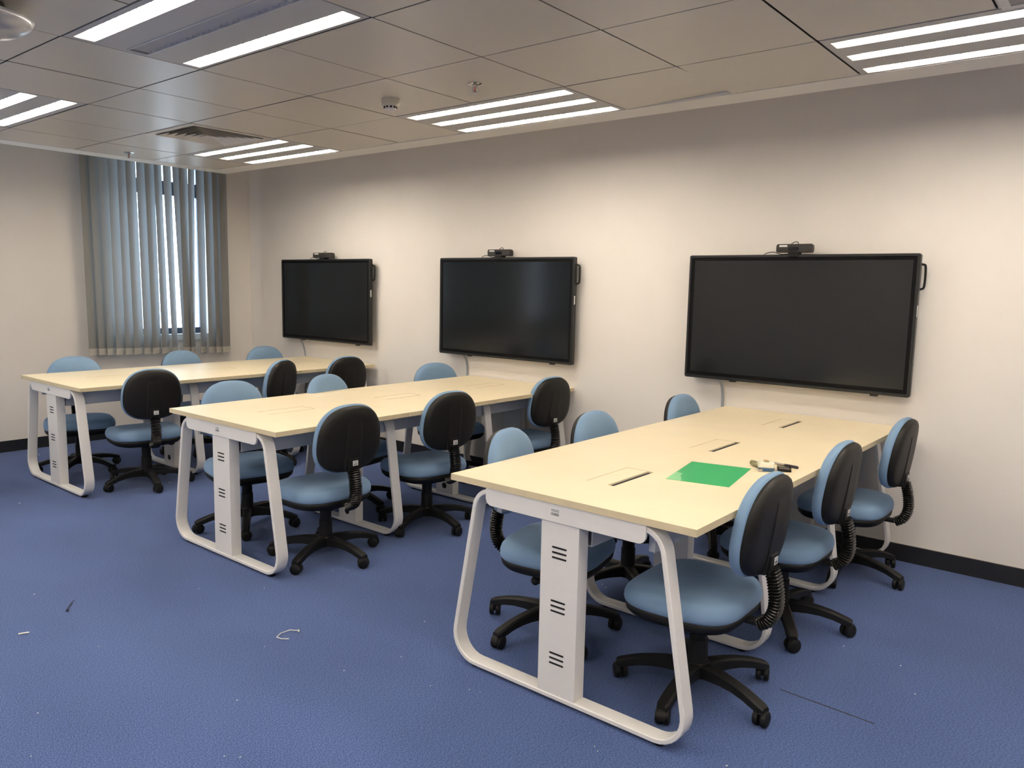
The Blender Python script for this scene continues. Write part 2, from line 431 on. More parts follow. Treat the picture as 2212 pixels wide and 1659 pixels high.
# ------------------------------------------------------------------ vertical blinds
def make_blind(tops, bots, wt, wb, x0, label):
    t = thing('vertical_blind', label, 'blind', (x0, (tops[0]+tops[-1])/2, 0)); cy = (tops[0]+tops[-1])/2
    for k,(a,b,p,q) in enumerate(zip(tops,bots,wt,wb)):
        bm = new_bm(); bw = new_bm(); nV = 12; nU = 8; z1, z0 = 2.70, .845 - .0006*(k*4) ; zb = z0-.058
        W_ = .142
        def pt(u, z):
            f = (2.51-z)/(2.51-.82); f = max(0,min(1,f))
            ya = a+(b-a)*f; wv = p+(q-p)*f; ang = math.acos(min(.975,wv/W_))
            cur = .006*math.sin(PI*u)
            yy = ya + u*W_*math.cos(ang) + cur*math.sin(ang); xx = -u*W_*math.sin(ang) + cur*math.cos(ang) + .04
            return Vector((xx, yy-cy, z))
        def sheet(bm_, za, zb_, n, th=0.0):
            G = [[bm_.verts.new(pt(u/nU, za+(zb_-za)*v/n)+Vector((th,0,0))) for u in range(nU+1)] for v in range(n+1)]
            for v in range(n):
                for u in range(nU): bm_.faces.new((G[v][u],G[v][u+1],G[v+1][u+1],G[v+1][u]))
        sheet(bm, z1, zb, nV)
        s_ = obj('slat', bm, SLATM, t, smooth=True)
        sheet(bw, z0, zb, 1, .0025); obj('slat_weight', bw, CREAM, s_, smooth=True)
    bm = new_bm(); box(bm, -.03, .03, tops[0]-cy-.01, tops[-1]-cy+.10, 2.70, 2.745); obj('head_rail', bm, WHITE, t)
    bm = new_bm(); pts = []
    for b,q in zip(bots,wb): pts += [(.010,b-cy+.008,.80),(.012,b-cy+q*.5,.782),(.004,b-cy+q-.004,.80)]
    tube(bm, smooth_path(pts,3), .0011, 5); obj('bead_chain', bm, CORDM, t)
    return t
tops = [-1.707,-1.628,-1.548,-1.471,-1.389,-1.319,-1.223,-1.148,-1.061,-.978,-.888,-.825,-.735,-.655,-.574,-.491,-.42]
bots = [-1.696,-1.612,-1.54,-1.461,-1.38,-1.301,-1.208,-1.13,-1.039,-.939,-.832,-.812,-.753,-.652,-.567,-.488,-.418]
GT = {8:.114, 9:.119, 12:.114}; GB = {2:.115,7:.119,8:.113,9:.104,12:.100,13:.110}
wts = [GT.get(k,.124) for k in range(17)]
wbs = [GB.get(k,.124) for k in range(17)]
vb_ = make_blind(tops, bots, wts, wbs, .105, 'grey vertical slat blind over the window in the left wall')
cd = vb_; cy_ = (tops[0]+tops[-1])/2
bm = new_bm()
tube(bm, smooth_path([(-.05,-.315-cy_,2.70),(-.05,-.318-cy_,2.0),(-.05,-.318-cy_,1.12)],6), .0016, 6)
tube(bm, smooth_path([(-.052,-.305-cy_,2.70),(-.052,-.312-cy_,1.5),(-.055,-.335-cy_,1.30),(-.05,-.318-cy_,1.16)],6), .0014, 6)
obj('pull_cord', bm, CORDM, cd, smooth=True)
bm = new_bm(); lathe(bm, [(.001,1.125),(.007,1.12),(.009,1.09),(.009,1.06),(.006,1.045),(.001,1.043)], 14, (-.05,-.312-cy_,0)); obj('cord_weight', bm, WHITE, cd, smooth=True)
for wi,(a,b) in enumerate(WIN[1:]):
    n = int((b-a)/.082); tp = [a+.0+.082*k for k in range(n)]
    w_ = [.045 if (k%5) else .02 for k in range(n)]
    make_blind(tp, tp, w_, w_, .11, 'grey vertical blind on the %s window along the left wall' % ('second','third')[wi])

# ------------------------------------------------------------------ tables
TW, TL, EY = 1.023, 2.486, -.017
def sticker(name, parent, w, h, M, rows=True):
    bm = new_bm(); box(bm, -w/2, w/2, -.0006, .0, -h/2, h/2, 0)
    if rows:
        for r_ in range(2): box(bm, -w*.38, w*.38, -.0009, -.0005, h*(.30-.16*r_)-h*.03, h*(.30-.16*r_)+h*.03, 1)
        x = -w*.38; random.seed(3)
        while x < w*.36:
            d = random.uniform(.02,.06)*w; box(bm, x, x+d, -.0009, -.0005, -h*.38, -h*.03, 1); x += d+random.uniform(.025,.05)*w
    return obj(name, bm, [WHITE, INK], parent, M=M)

def panel(bm, x0, x1, y0, y1, z0, z1, hx0, hx1, hy0, hy1):
    X = [x0,hx0,hx1,x1]; Y = [y0,hy0,hy1,y1]
    V = {(i,j,k): bm.verts.new((X[i],Y[j],(z0,z1)[k])) for i in range(4) for j in range(4) for k in range(2)}
    for k in range(2):
        for i in range(3):
            for j in range(3):
                if (i,j) == (1,1): continue
                bm.faces.new((V[i,j,k],V[i+1,j,k],V[i+1,j+1,k],V[i,j+1,k]))
    def side(a,b,mi):
        f = bm.faces.new((V[(*a,0)],V[(*b,0)],V[(*b,1)],V[(*a,1)])); f.material_index = mi
    for i in range(3): side((i,0),(i+1,0),1); side((i,3),(i+1,3),1); side((0,i),(0,i+1),1); side((3,i),(3,i+1),1)
    side((1,1),(2,1),1); side((2,1),(2,2),1); side((2,2),(1,2),1); side((1,2),(1,1),1)

def make_table(xc, yoff, label, open_slot):
    t = thing('meeting_table', label, 'table', (xc, EY+yoff-TL/2, 0)); cy = -(-TL/2)   # local y: -TL/2 near .. TL/2 wall
    hw = TW/2
    cuts = [-TL/2, -TL/2+TL*.347, -TL/2+TL*.688, TL/2]
    for s_ in range(3):
        a, b = cuts[s_]+.0006, cuts[s_+1]-.0006
        m_ = [-1.01+.17, 0, 0][0]
        mid = ([-2.081,-1.244,-.397][s_]) - (EY - TL/2)
        bm = new_bm(); hy0, hy1 = mid-.149, mid+.149; hx0, hx1 = -.073, .048
        panel(bm, -hw, hw, a, b, .726, .75, hx0, hx1, hy0, hy1)
        o = obj('tabletop_panel', bm, [LAM, EDGE], t, bevel=0)
        sl = .028 if open_slot else .010
        bm = new_bm(); box(bm, hx0+.0028, hx1-sl, hy0+.0028, hy1-.0028, .738, .7495)
        lid = obj('cable_lid', bm, LAM, o)
        bm = new_bm(); box(bm, hx1-.019, hx1-.001, hy0+.012, hy1-.012, .700, .7475) if open_slot else box(bm, hx1-.008, hx1-.001, hy0+.004, hy1-.004, .70, .7485)
        obj('cable_brush', bm, SLOT, o)
        bm = new_bm(); box(bm, hx0-.01, hx1+.01, hy0-.01, hy1+.01, .655, .66); 
        for (p0,p1,q0,q1) in ((hx0-.01,hx0,hy0-.01,hy1+.01),(hx1,hx1+.01,hy0-.01,hy1+.01),(hx0,hx1,hy0-.01,hy0),(hx0,hx1,hy1,hy1+.01)): box(bm,p0,p1,q0,q1,.66,.7255)
        obj('power_box', bm, BLACKP, t)
    # rounded trapezoid end and middle frames
    fy = [-TL/2+.009, -TL/2+TL*.347-.03, -TL/2+TL*.688-.03, TL/2-.075]
    path = round_poly([(-.51,.021),(.51,.021),(.386,.712),(-.386,.712)], [.10,.10,.085,.085], 8)
    path_in = round_poly([(-.445,.021),(.445,.021),(.345,.712),(-.345,.712)], [.10,.10,.075,.075], 8)
    for q, y in enumerate(fy):
        bm = new_bm(); sweep_rect(bm, path if q in (0,3) else path_in, .018, .062, mi=0)
        fr = obj('loop_leg', bm, WSTEEL, t, auto=30, M=Matrix.Translation((0,y,0)))
        bm = new_bm()
        for sx_ in ((-.40,.40) if q in (0,3) else (-.33,.33)): lathe(bm, [(.018,0),(.020,.003),(.020,.009),(.012,.012)], 16, (sx_, y+.031, 0))
        obj('levelling_foot', bm, BLACKP, fr, auto=40)
        # column
        bm = new_bm(); box(bm, -.08, .08, y+.002, y+.060, .030, .716)
        co = obj('column', bm, WSTEEL, t, bevel=.0015)
        if q == 0:
            for zc in (.551,.357,.165):
                for dz in (-.0185,0,.0185):
                    bm = new_bm(); pts = round_poly([(-.031,-.0034),(.031,-.0034),(.031,.0034),(-.031,.0034)], .0033, 4)
                    prism(bm, [(p[0],p[1]+zc+dz) for p in pts], y+.0012, y+.0025)
                    obj('ventilation_slot', bm, SLOT, co)
        else:
            bm = new_bm()
            lathe(bm, [(.021,-.0006),(.021,.001)], 24, (0.0,y+.002,.085), 'y')
            obj('cable_hole', bm, SLOT, co)
        if q in (0,3):
            yy = y-.004 if q == 0 else y+.056
            bm = new_bm(); pts = round_poly([(-.337,.660),(.337,.660),(.337,.7255),(-.337,.7255)], [.028,.028,.001,.001], 6)
            prism(bm, pts, yy, yy+.010)
            fa = obj('end_fascia', bm, WSTEEL, t, auto=30, bevel=.001)
            if q == 0: sticker('barcode_label', fa, .045, .030, Matrix.Translation((-.018,yy,.695)))
    bm = new_bm()
    for sx_ in (-1,1): box(bm, sx_*.325-.012, sx_*.325+.012, fy[0]+.062, TL/2-.02, .618, .7255)
    obj('side_rail', bm, GSTEEL, t, bevel=.002)
    bm = new_bm(); box(bm, -.095, -.091, fy[0]+.062, TL/2-.02, .585, .70); box(bm, .091, .095, fy[0]+.062, TL/2-.02, .585, .70); box(bm, -.095, .095, fy[0]+.062, TL/2-.02, .581, .585)
    obj('cable_tray', bm, GSTEEL, t)
    return t
X1, X2, X3 = 5.3196, 3.1318, .9789
make_table(X1+TW/2, 0, 'long pale maple meeting table nearest the camera, with the green sheet on it', True)
make_table(X2+TW/2, .006, 'long pale maple meeting table in the middle of the three', False)
make_table(X3+TW/2, -.014, 'long pale maple meeting table farthest away, beside the window blind', False)

# ------------------------------------------------------------------ chairs
def superpts(a, b, n, e, taper=0):
    out = []
    for k in range(n):
        t = 2*PI*k/n; c, s = math.cos(t), math.sin(t)
        x = math.copysign(abs(c)**(2/e), c); z = math.copysign(abs(s)**(2/e), s)
        out.append((a*x*(1-taper*z), b*z))
    return out
ZT, ZB, D0, TILT = .858, .500, .150, .116
def back_y(x, z): return -(D0) - TILT*(z-ZB) + .35*x*x

def make_chair(label, loc, yaw, base_rot, group):
    t = thing('swivel_chair', label, 'chair', loc, yaw, group)
    N = 48; zc = (ZT+ZB)/2; hh = (ZT-ZB)/2; hw = .197
    # back cushion
    prof = [(.30,-.002),(.55,-.003),(.74,-.006),(.87,-.012),(.955,-.022),(.995,-.036),(1.0,-.048),(.985,-.056),(.95,-.060)]
    def ring(s, d, e=2.55, tp=.07):
        return [Vector((x, back_y(x, zc+z)+d, zc+z)) for x,z in superpts(hw*s, hh*s, N, e, tp)]
    bm = new_bm(); rings = [ring(s, d+.004) for s,d in prof]
    # shrink by same metric margin at rim rather than pure scale
    loft(bm, rings); bk = obj('backrest', bm, FAB, t, smooth=True)
    prof = [(.955,-.052),(.965,-.058),(.955,-.068),(.92,-.079),(.86,-.085),(.70,-.088),(.40,-.090),(.15,-.091)]
    bm = new_bm(); loft(bm, [ring(s, d) for s,d in prof], cap0=True); sh = obj('back_shell', bm, SHELLP, t, smooth=True)
    # raised centre spine of the shell
    bm = new_bm(); S = []
    for z, w, d in ((.79,.036,.086),(.76,.042,.0925),(.70,.046,.094),(.60,.049,.0945),(.53,.050,.0945),(.515,.050,.092)):
        y = back_y(0,z)
        S.append([Vector((-w,y-.07,z)),Vector((w,y-.07,z)),Vector((w,y-d+.003,z)),Vector((w-.006,y-d,z)),Vector((-w+.006,y-d,z)),Vector((-w,y-d+.003,z))])
    loft(bm, S); obj('shell_spine', bm, SHELLP, sh, auto=25)
    # bracket pocket and label
    yb = back_y(0,.54)
    bm = new_bm(); box(bm, -.033, .033, yb-.104, yb-.088, .505, .582); br = obj('back_bracket', bm, BLACKP, t, bevel=.004)
    sticker('asset_label', br, .032, .026, Matrix.Translation((.008, yb-.1045, .556)))
    # bellows over the support bar
    path = smooth_path([(0,-.250,.528),(0,-.262,.49),(0,-.272,.43),(0,-.270,.385),(0,-.252,.345),(0,-.222,.325)], 14)
    bm = new_bm(); rings = []; n = len(path)
    tot = 0; lens = [0]
    for a,b in zip(path, path[1:]): tot += (b-a).length; lens.append(tot)
    nr = 21; M_ = nr*4
    for k in range(M_+1):
        s = tot*k/M_; i = max(j for j in range(n) if lens[j] <= s+1e-9); i = min(i, n-2)
        p = path[i].lerp(path[i+1], (s-lens[i])/max(1e-9,lens[i+1]-lens[i])); tg = (path[i+1]-path[i]).normalized()
        r_ = (1.0, .92, .76, .92)[k%4]
        nrm = Vector((0, tg.z, -tg.y))
        rings.append([p + Vector((1,0,0))*.034*r_*math.copysign(abs(math.cos(a))**.6,math.cos(a)) + nrm*.024*r_*math.copysign(abs(math.sin(a))**.6,math.sin(a)) for a in [2*PI*q/20 for q in range(20)]])
    loft(bm, rings); obj('bellows', bm, RUBB, t, auto=35)
    bm = new_bm(); box(bm, -.022,.022,-.235,-.06,.318,.334); obj('support_bar', bm, BLACKP, t, bevel=.003)
    # seat
    def sring(s, z, a=.236, b=.214, yo=.028, e=3.5, dip=0):
        return [Vector((x*(1+.04*(y/.21)), y+yo, z - dip*(max(0,y/ b))**3)) for x,y in superpts(a*s, b*s, N, e)]
    bm = new_bm()
    loft(bm, [sring(.90,.348),(sring(.965,.350)),sring(.992,.358),sring(1.0,.371,dip=.003),sring(.995,.386,dip=.006),sring(.972,.401,dip=.010),sring(.93,.412,dip=.013),sring(.86,.418,dip=.014),sring(.74,.420,dip=.012),sring(.5,.419),sring(.25,.418)])
    obj('seat', bm, FAB, t, smooth=True)
    bm = new_bm(); loft(bm, [sring(.55,.296),sring(.76,.300),sring(.90,.311),sring(.965,.328),sring(.980,.347),sring(.93,.354)])
    ss = obj('seat_shell', bm, BLACKP, t, smooth=True)
    bm = new_bm(); box(bm, -.06,.06,-.12,.08,.288,.322); obj('tilt_mechanism', bm, BLACKP, t, bevel=.01)
    bm = new_bm(); tube(bm, [(.05,.0,.300),(.13,.01,.298),(.165,.012,.290)], .005, 8)
    lathe(bm, [(.001,.150),(.014,.155),(.020,.17),(.018,.19),(.008,.20),(.001,.202)], 14, (0,.012,.285), 'x'); obj('height_lever', bm, BLACKP, t, smooth=True)
    bm = new_bm(); lathe(bm, [(.037,.085),(.036,.10),(.034,.205),(.030,.207),(.030,.300)], 24); obj('gas_column', bm, BLACKP, t, auto=35)
    # five-star base, each arm arched and tapering, castors below
    bm = new_bm(); lathe(bm, [(.030,.058),(.044,.064),(.047,.108),(.041,.120),(.034,.122)], 24)
    for k in range(5):
        M_ = Matrix.Rotation(2*PI*k/5,4,'Z'); rr = []
        for r_, zt_, h_, w_ in ((.022,.118,.052,.026),(.07,.118,.046,.025),(.12,.115,.039,.0235),(.17,.109,.034,.0225),(.22,.099,.032,.022),(.255,.088,.031,.0225),(.285,.078,.030,.022),(.300,.071,.025,.017)):
            rr.append([M_ @ Vector(q) for q in ((r_,-w_,zt_-h_),(r_,w_,zt_-h_),(r_,w_,zt_-.006),(r_,w_*.62,zt_),(r_,-w_*.62,zt_),(r_,-w_,zt_-.006))])
        loft(bm, rr)
    ba = obj('star_base', bm, BLACKP, t, auto=32); ba.rotation_euler = (0,0,base_rot)
    for k in range(5):
        a = 2*PI*k/5
        bm = new_bm()
        q_ = 1.22
        for s_ in (-1,1): lathe(bm, [(.016*q_,s_*.005),(.0225*q_,s_*.006),(.0235*q_,s_*.011),(.0225*q_,s_*.021),(.018*q_,s_*.0245),(.006,s_*.025)], 24, (0,0,.0287), 'y')
        box(bm, -.012,.010,-.0045,.0045,.022,.052)
        hd = []
        for an in [R(v) for v in range(-10,150,16)]:
            hd.append([Vector((.0325*math.cos(an), y_, .0287+.0325*math.sin(an))) for y_ in (-.012,.012)] + [Vector((.0292*math.cos(an), y_, .0287+.0292*math.sin(an))) for y_ in (.012,-.012)])
        loft(bm, hd)
        lathe(bm, [(.007,.052),(.007,.070)], 10)
        ang = a + [0.9,2.4,-1.1,.3,1.8][k]
        ca = obj('castor', bm, BLACKP, ba, auto=40)
        ca.location = (.284*math.cos(a), .284*math.sin(a), 0); ca.rotation_euler = (0,0,ang)
    return t

def kids(o): return [c for c in C.objects if c.parent == o]
def copy_chair(src, label, loc, yaw, base_rot):
    r = src.copy(); C.objects.link(r); r.location = loc; r.rotation_euler = (0,0,yaw); r['label'] = label
    for ch in kids(src):
        c = ch.copy(); C.objects.link(c); c.parent = r
        if ch.name.startswith('star_base'): c.rotation_euler = (0,0,base_rot)
        for g_ in kids(ch):
            d = g_.copy(); C.objects.link(d); d.parent = c
    return r
NEAR, MID, FAR = 'nearest table', 'middle table', 'farthest table'
chairs = [
 ('blue swivel chair with black back, frontmost on the right side of the nearest table', 6.167,-2.068,91.3, 57),
 ('blue swivel chair, second of three on the right side of the nearest table', 6.176,-1.273,90.1, 13),
 ('blue swivel chair on the right side of the nearest table, closest to the display wall', 6.209,-.401,89.8, 56),
 ('blue swivel chair under the left side of the nearest table, beside its end frame', 5.459,-2.022,-78, 43),
 ('blue swivel chair, second of three on the left side of the nearest table', 5.454,-1.378,-89, 30),
 ('blue swivel chair on the left side of the nearest table, closest to the display wall', 5.466,-.465,-88.8, 10),
 ('blue swivel chair with black back, frontmost on the right side of the middle table', 4.010,-2.100,86.7, 4),
 ('blue swivel chair, second of three on the right side of the middle table', 4.003,-1.336,83, 66),
 ('blue swivel chair on the right side of the middle table, closest to the display wall', 3.957,-.295,84.4, 54),
 ('blue swivel chair on the left side of the middle table, behind its end frame', 3.235,-2.087,-101, 38),
 ('blue swivel chair, second of three on the left side of the middle table', 3.318,-1.361,-80.4, 0),
 ('blue swivel chair on the left side of the middle table, below the middle display', 3.209,-.331,-107, 50),
 ('blue swivel chair with black back, frontmost on the right side of the farthest table', 1.858,-2.034,79, 60),
 ('blue swivel chair, second of three on the right side of the farthest table', 1.862,-1.123,112.5, 30),
 ('blue swivel chair on the right side of the farthest table, closest to the display wall', 1.901,-.415,84.2, 12),
 ('blue swivel chair on the left side of the farthest table, left of the blind', 1.106,-2.181,-107.6, 25),
 ('blue swivel chair on the left side of the farthest table, in front of the blind', 1.072,-1.207,-84.4, 40),
 ('blue swivel chair on the left side of the farthest table, in the room corner', 1.067,-.418,-94.2, 65),
 ('blue swivel chair standing apart from the tables at the left edge', 1.40,-3.15,20, 78),
]
proto = None
for lb, x, y, ya, br in chairs:
    yaw = R(ya); b_ = R(br) - yaw
    if proto is None: proto = make_chair(lb, (x,y,0), yaw, b_, 'blue swivel chairs at the three tables')
    else: copy_chair(proto, lb, (x,y,0), yaw, b_)

# ------------------------------------------------------------------ displays on the wall
def make_display(xc, label, camw, label_cam):
    YF = -.10; z0, z1 = .921, 1.682; hw = .657
    t = thing('wall_display', label, 'display', (xc, 0, 0))
    bm = new_bm(); pts = round_poly([(-hw,z0),(hw,z0),(hw,z1),(-hw,z1)], .012, 5)
    bw = .016
    # chamfered bezel ring + body
    def rr(ins, y, rad=.012): return [Vector((p[0],y,p[1])) for p in round_poly([(-hw+ins,z0+ins*1.15),(hw-ins,z0+ins*1.15),(hw-ins,z1-ins),(-hw+ins,z1-ins)], max(.002,rad-ins*.4), 5)]
    loft(bm, [rr(.05,-.050),rr(.012,-.058),rr(0,-.066),rr(0,YF+.004),rr(.003,YF),rr(.014,YF),rr(.017,YF+.006)], cap0=True, cap1=True)
    obj('bezel', bm, TVB, t, auto=30)
    bm = new_bm(); loft(bm, [rr(.0175,YF+.0055),rr(.0175,YF+.0045),rr(.033,YF+.0040)]); obj('screen_border', bm, mat('screen_border',(.002,.002,.0025),.6,spec=.1), t, auto=20)
    bm = new_bm(); box(bm, -hw+.038, hw-.034, YF+.0028, YF+.004, z0+.040, z1-.034); obj('screen', bm, TVS, t)
    bm = new_bm(); box(bm, -.25,.25,-.055,-.001,1.15,1.5); obj('wall_mount', bm, BLACKP, t)
    for s_ in (1,):
        bm = new_bm(); tube(bm, smooth_path([(s_*(hw-.03),-.058,1.628),(s_*(hw+.006),-.058,1.625),(s_*(hw+.018),-.058,1.608),(s_*(hw+.018),-.058,1.515),(s_*(hw+.006),-.058,1.497),(s_*(hw-.03),-.058,1.493)],4), .006, 8, sx=1.3)
        obj('side_handle', bm, BLACKP, t, smooth=True)
    bm = new_bm(); box(bm, hw, hw+.0015, -.092,-.080,1.35,1.41); obj('side_sticker', bm, WHITE, t)
    bm = new_bm(); box(bm, hw-.20,hw-.16,YF+.004,YF+.03,z0-.010,z0+.003); box(bm,-.36,-.32,YF+.01,YF+.035,z0-.008,z0+.003); obj('sensor_bump', bm, TVB, t, bevel=.003)
    # webcam
    cx, cw, turn = camw
    w = thing('webcam', label_cam, 'webcam', (cx, -.078, z1), R(turn))
    bm = new_bm(); h = .046; pts = round_poly([(-.026,.012),(.020,.012),(.026,.024),(.020,.056),(-.018,.060),(-.026,.050)], .005, 3)
    loft(bm, [[Vector((x*1.0,p[0]*s_,.035+(p[1]-.035)*s_)) for p in pts] for x, s_ in ((-cw/2,.75),(-cw/2+.006,1),(cw/2-.006,1),(cw/2,.75))])
    bd = obj('housing', bm, CAMG, w, auto=35)
    bm = new_bm(); pts = round_poly([(-.030,.021),(.030,.021),(.030,.043),(-.030,.043)], .009, 5); prism(bm, pts, -.0275, -.022); obj('lens_window', bm, LENS, bd)
    bm = new_bm(); box(bm, -.03,.03,-.030,.030,-.0,.013); box(bm, -.03,.03,-.030,-.026,-.014,.001); obj('clip_stand', bm, BLACKP, w, bevel=.002)
    bm = new_bm(); box(bm, -cw*.40,-cw*.18,-.020,.012,.0595,.0605); box(bm,-cw*.40,-cw*.18,-.0275,-.0265,.043,.053); obj('paper_sticker', bm, WHITE, bd)
    bm = new_bm(); tube(bm, smooth_path([(-.05,.028,.045),(-.02,.035,.072),(.01,.020,.068),(.0,.035,.02)],6), .0022, 6)
    tube(bm, smooth_path([(-.02,.01,.006),(-.08,.012,.003),(-.13,.01,.016),(-.18,.015,.004),(-.19,.045,-.03)],6), .0022, 6); obj('cable', bm, BLACKP, w, smooth=True)
    return t
make_display(5.721,'large black wall display on the right, above the nearest table',(5.712,.205,2),'grey webcam on top of the right-hand display')
make_display(3.530,'black wall display in the middle, above the middle table',(3.490,.21,6),'dark webcam on top of the middle display')
make_display(1.357,'black wall display on the left, above the farthest table',(1.345,.235,10),'dark webcam with looped cable on top of the left display')
def cable(pts, r, label, n=6):
    bm = new_bm(); tube(bm, smooth_path(pts,n), r, 8); return tag(obj('power_cable', bm, GREYC, None, smooth=True), label, 'cable', 'grey cables below the displays')
cable([(5.27,-.045,.93),(5.285,-.012,.86),(5.292,-.010,.70),(5.293,-.014,.40),(5.295,-.022,.15),(5.295,-.022,.012)], .0075, 'grey cable hanging from the right-hand display down to the nearest table')
cable([(3.085,-.04,.93),(3.098,-.014,.86),(3.106,-.012,.78),(3.098,-.012,.66),(3.098,-.014,.40),(3.098,-.022,.15),(3.098,-.022,.01)], .0065, 'grey cable hanging from the middle display')
cable([(.90,-.04,.93),(.915,-.014,.86),(.945,-.012,.77),(.955,-.012,.66),(.955,-.014,.40),(.955,-.022,.15),(.955,-.022,.01)], .006, 'grey cable hanging from the left display')

# ------------------------------------------------------------------ things on the nearest table
zt = .7503
bm = new_bm(); P = [(5.965,-1.996),(5.900,-1.647),(6.137,-1.597),(6.198,-1.948)]
def lerp2(a,b,t): return (a[0]+(b[0]-a[0])*t, a[1]+(b[1]-a[1])*t)
wob = [lerp2(P[0],P[1],.36), lerp2(lerp2(P[0],P[3],.13),lerp2(P[1],P[2],.13),.34), lerp2(lerp2(P[0],P[3],.14),lerp2(P[1],P[2],.14),.22), lerp2(lerp2(P[0],P[3],.21),lerp2(P[1],P[2],.21),.10), lerp2(P[0],P[3],.24)]
prism(bm, [P[1],P[2],P[3]]+wob[::-1], zt, zt+.0012, 'xy', 0)
prism(bm, [P[0],*wob[::-1]], zt, zt+.0012, 'xy', 1)
tag(obj('plastic_sheet', bm, [GREEN, GREENL]), 'flat green plastic sheet lying on the nearest table', 'plastic sheet')

tm = thing('tape_measure','white and blue tape measure with a coloured sticker on the nearest table','tape measure',(6.188,-1.572,zt),R(-62))
bm = new_bm()
def rb(a,b,r,z,s=1): return [Vector((p[0]*s,p[1]*s,z)) for p in round_poly([(-a,-b),(a,-b),(a,b),(-a,b)], [r,r*.5,r,r*1.4], 6)]
loft(bm, [rb(.036,.032,.014,.0,.86),rb(.036,.032,.014,.006,.97),rb(.036,.032,.014,.016)]); obj('lower_case', bm, BLUEP, tm, auto=35)
bm = new_bm(); loft(bm, [rb(.036,.032,.014,.016,1.01),rb(.036,.032,.014,.028,1.0),rb(.036,.032,.014,.034,.93),rb(.036,.032,.014,.036,.8)]); uc = obj('upper_case', bm, OFFW, tm, auto=35)
cols = [(.5,.25,.22),(.35,.02,.06),(.75,.62,.05),(.15,.02,.12),(.05,.30,.10)]
for k,cc in enumerate(cols):
    bm = new_bm(); a = -.020+k*.008
    hh_ = .011*math.sqrt(max(.15,1-((a+.004)/.022)**2))
    prism(bm, [(a,-hh_),(a+.0075,-hh_),(a+.0075+.002,hh_),(a+.002,hh_)], .036, .0366, 'xy'); obj('sticker_stripe', bm, mat('stripe%d'%k,cc,.4), uc)
bm = new_bm(); box(bm,.030,.044,-.032,-.018,.010,.013); box(bm,.042,.044,-.032,-.018,.002,.013); obj('hook', bm, CHROME, tm)
mk = thing('marker_tube','short olive ribbed tube lying beside the tape measure','tube',(6.135,-1.545,zt+.0115),R(-38))
bm = new_bm(); lathe(bm, [(.010,-.020),(.0115,-.018),(.0115,.045),(.010,.047)], 18, (0,0,0), 'x'); obj('barrel', bm, KHAKI, mk, auto=40)
bm = new_bm(); lathe(bm, [(.007,-.034),(.0095,-.033),(.0095,-.028),(.006,-.027),(.006,-.020)], 16, (0,0,0), 'x'); obj('cap', bm, KHAKI, mk, auto=40)
cb = thing('card_case','clear plastic case with a black tray on the nearest table','plastic case',(6.247,-1.530,zt),R(-66))
bm = new_bm(); box(bm,-.030,.030,-.026,.026,.0,.009); obj('tray', bm, BLACKP, cb, bevel=.002)
bm = new_bm(); box(bm,-.032,.032,-.028,.028,.0095,.016); obj('clear_lid', bm, CLEARP, cb, bevel=.001)
bm = new_bm()
for k in range(6): box(bm,-.024+k*.008,-.019+k*.008,-.02,.02,.0091,.0105)
obj('tray_ribs', bm, mat('rib_grey',(.25,.22,.20),.4), cb)
pn = thing('pen','dark pen lying behind the clear case on the nearest table','pen',(6.222,-1.455,zt+.006),R(22))
pn.rotation_euler[2] = math.atan2(-1.449+1.430, 6.271-6.165)
bm = new_bm(); lathe(bm, [(.002,-.062),(.0045,-.055),(.0048,.030)], 12, (0,0,0), 'x'); obj('barrel', bm, mat('pen_clear',(.25,.22,.20),.2), pn, auto=40)
bm = new_bm(); lathe(bm, [(.0055,.0),(.0062,.012),(.0062,.055),(.004,.060)], 12, (0,0,0), 'x'); obj('cap', bm, mat('pen_ink',(.012,.010,.02),.3), pn, auto=40)
bm = new_bm(); prism(bm, round_poly([(-.02,-.014),(.02,-.014),(.02,.014),(-.02,.014)], .004, 3), 0, .012, 'xy')
o = tag(obj('eraser_block', bm, BLACKP, None, auto=30, bevel=.001), 'small black block on the nearest table, half hidden behind the front chair back', 'block'); o.location = (6.265,-1.785,zt)

# ------------------------------------------------------------------ bits on the carpet
bm = new_bm(); tube(bm, [(4.684,-2.753,.008),(4.648,-2.772,.006),(4.645,-2.815,.005),(4.662,-2.845,.004),(4.690,-2.840,.004),(4.714,-2.822,.005)], .0022, 6)
bm2 = bm; lathe(bm2, [(.004,.003),(.005,.008),(.003,.012)], 8, (4.684,-2.753,0)); 
tag(obj('cable_tie', bm, DEBRIS, None), 'bent white cable tie lying on the open carpet', 'cable tie')
bm = new_bm(); pts = [(3.753-.080*t+.008*math.sin(26*t)-.012*math.cos(26*t)*.6, -3.304+.056*t+.010*math.cos(26*t), .004+.003*math.sin(26*t+1)) for t in [k/90 for k in range(91)]]
box(bm, 3.750, 3.762, -3.308, -3.300, .001, .006)
tube(bm, pts, .0010, 5); tag(obj('thread_coil', bm, SLOT, None), 'curled black thread lying on the carpet at the left', 'thread')
bm = new_bm(); tube(bm, [(3.856,-3.530,.004),(3.872,-3.496,.004)], .0035, 8); tag(obj('plastic_peg', bm, DEBRIS, None), 'short white plastic peg on the open carpet near the left edge', 'peg')
random.seed(11)
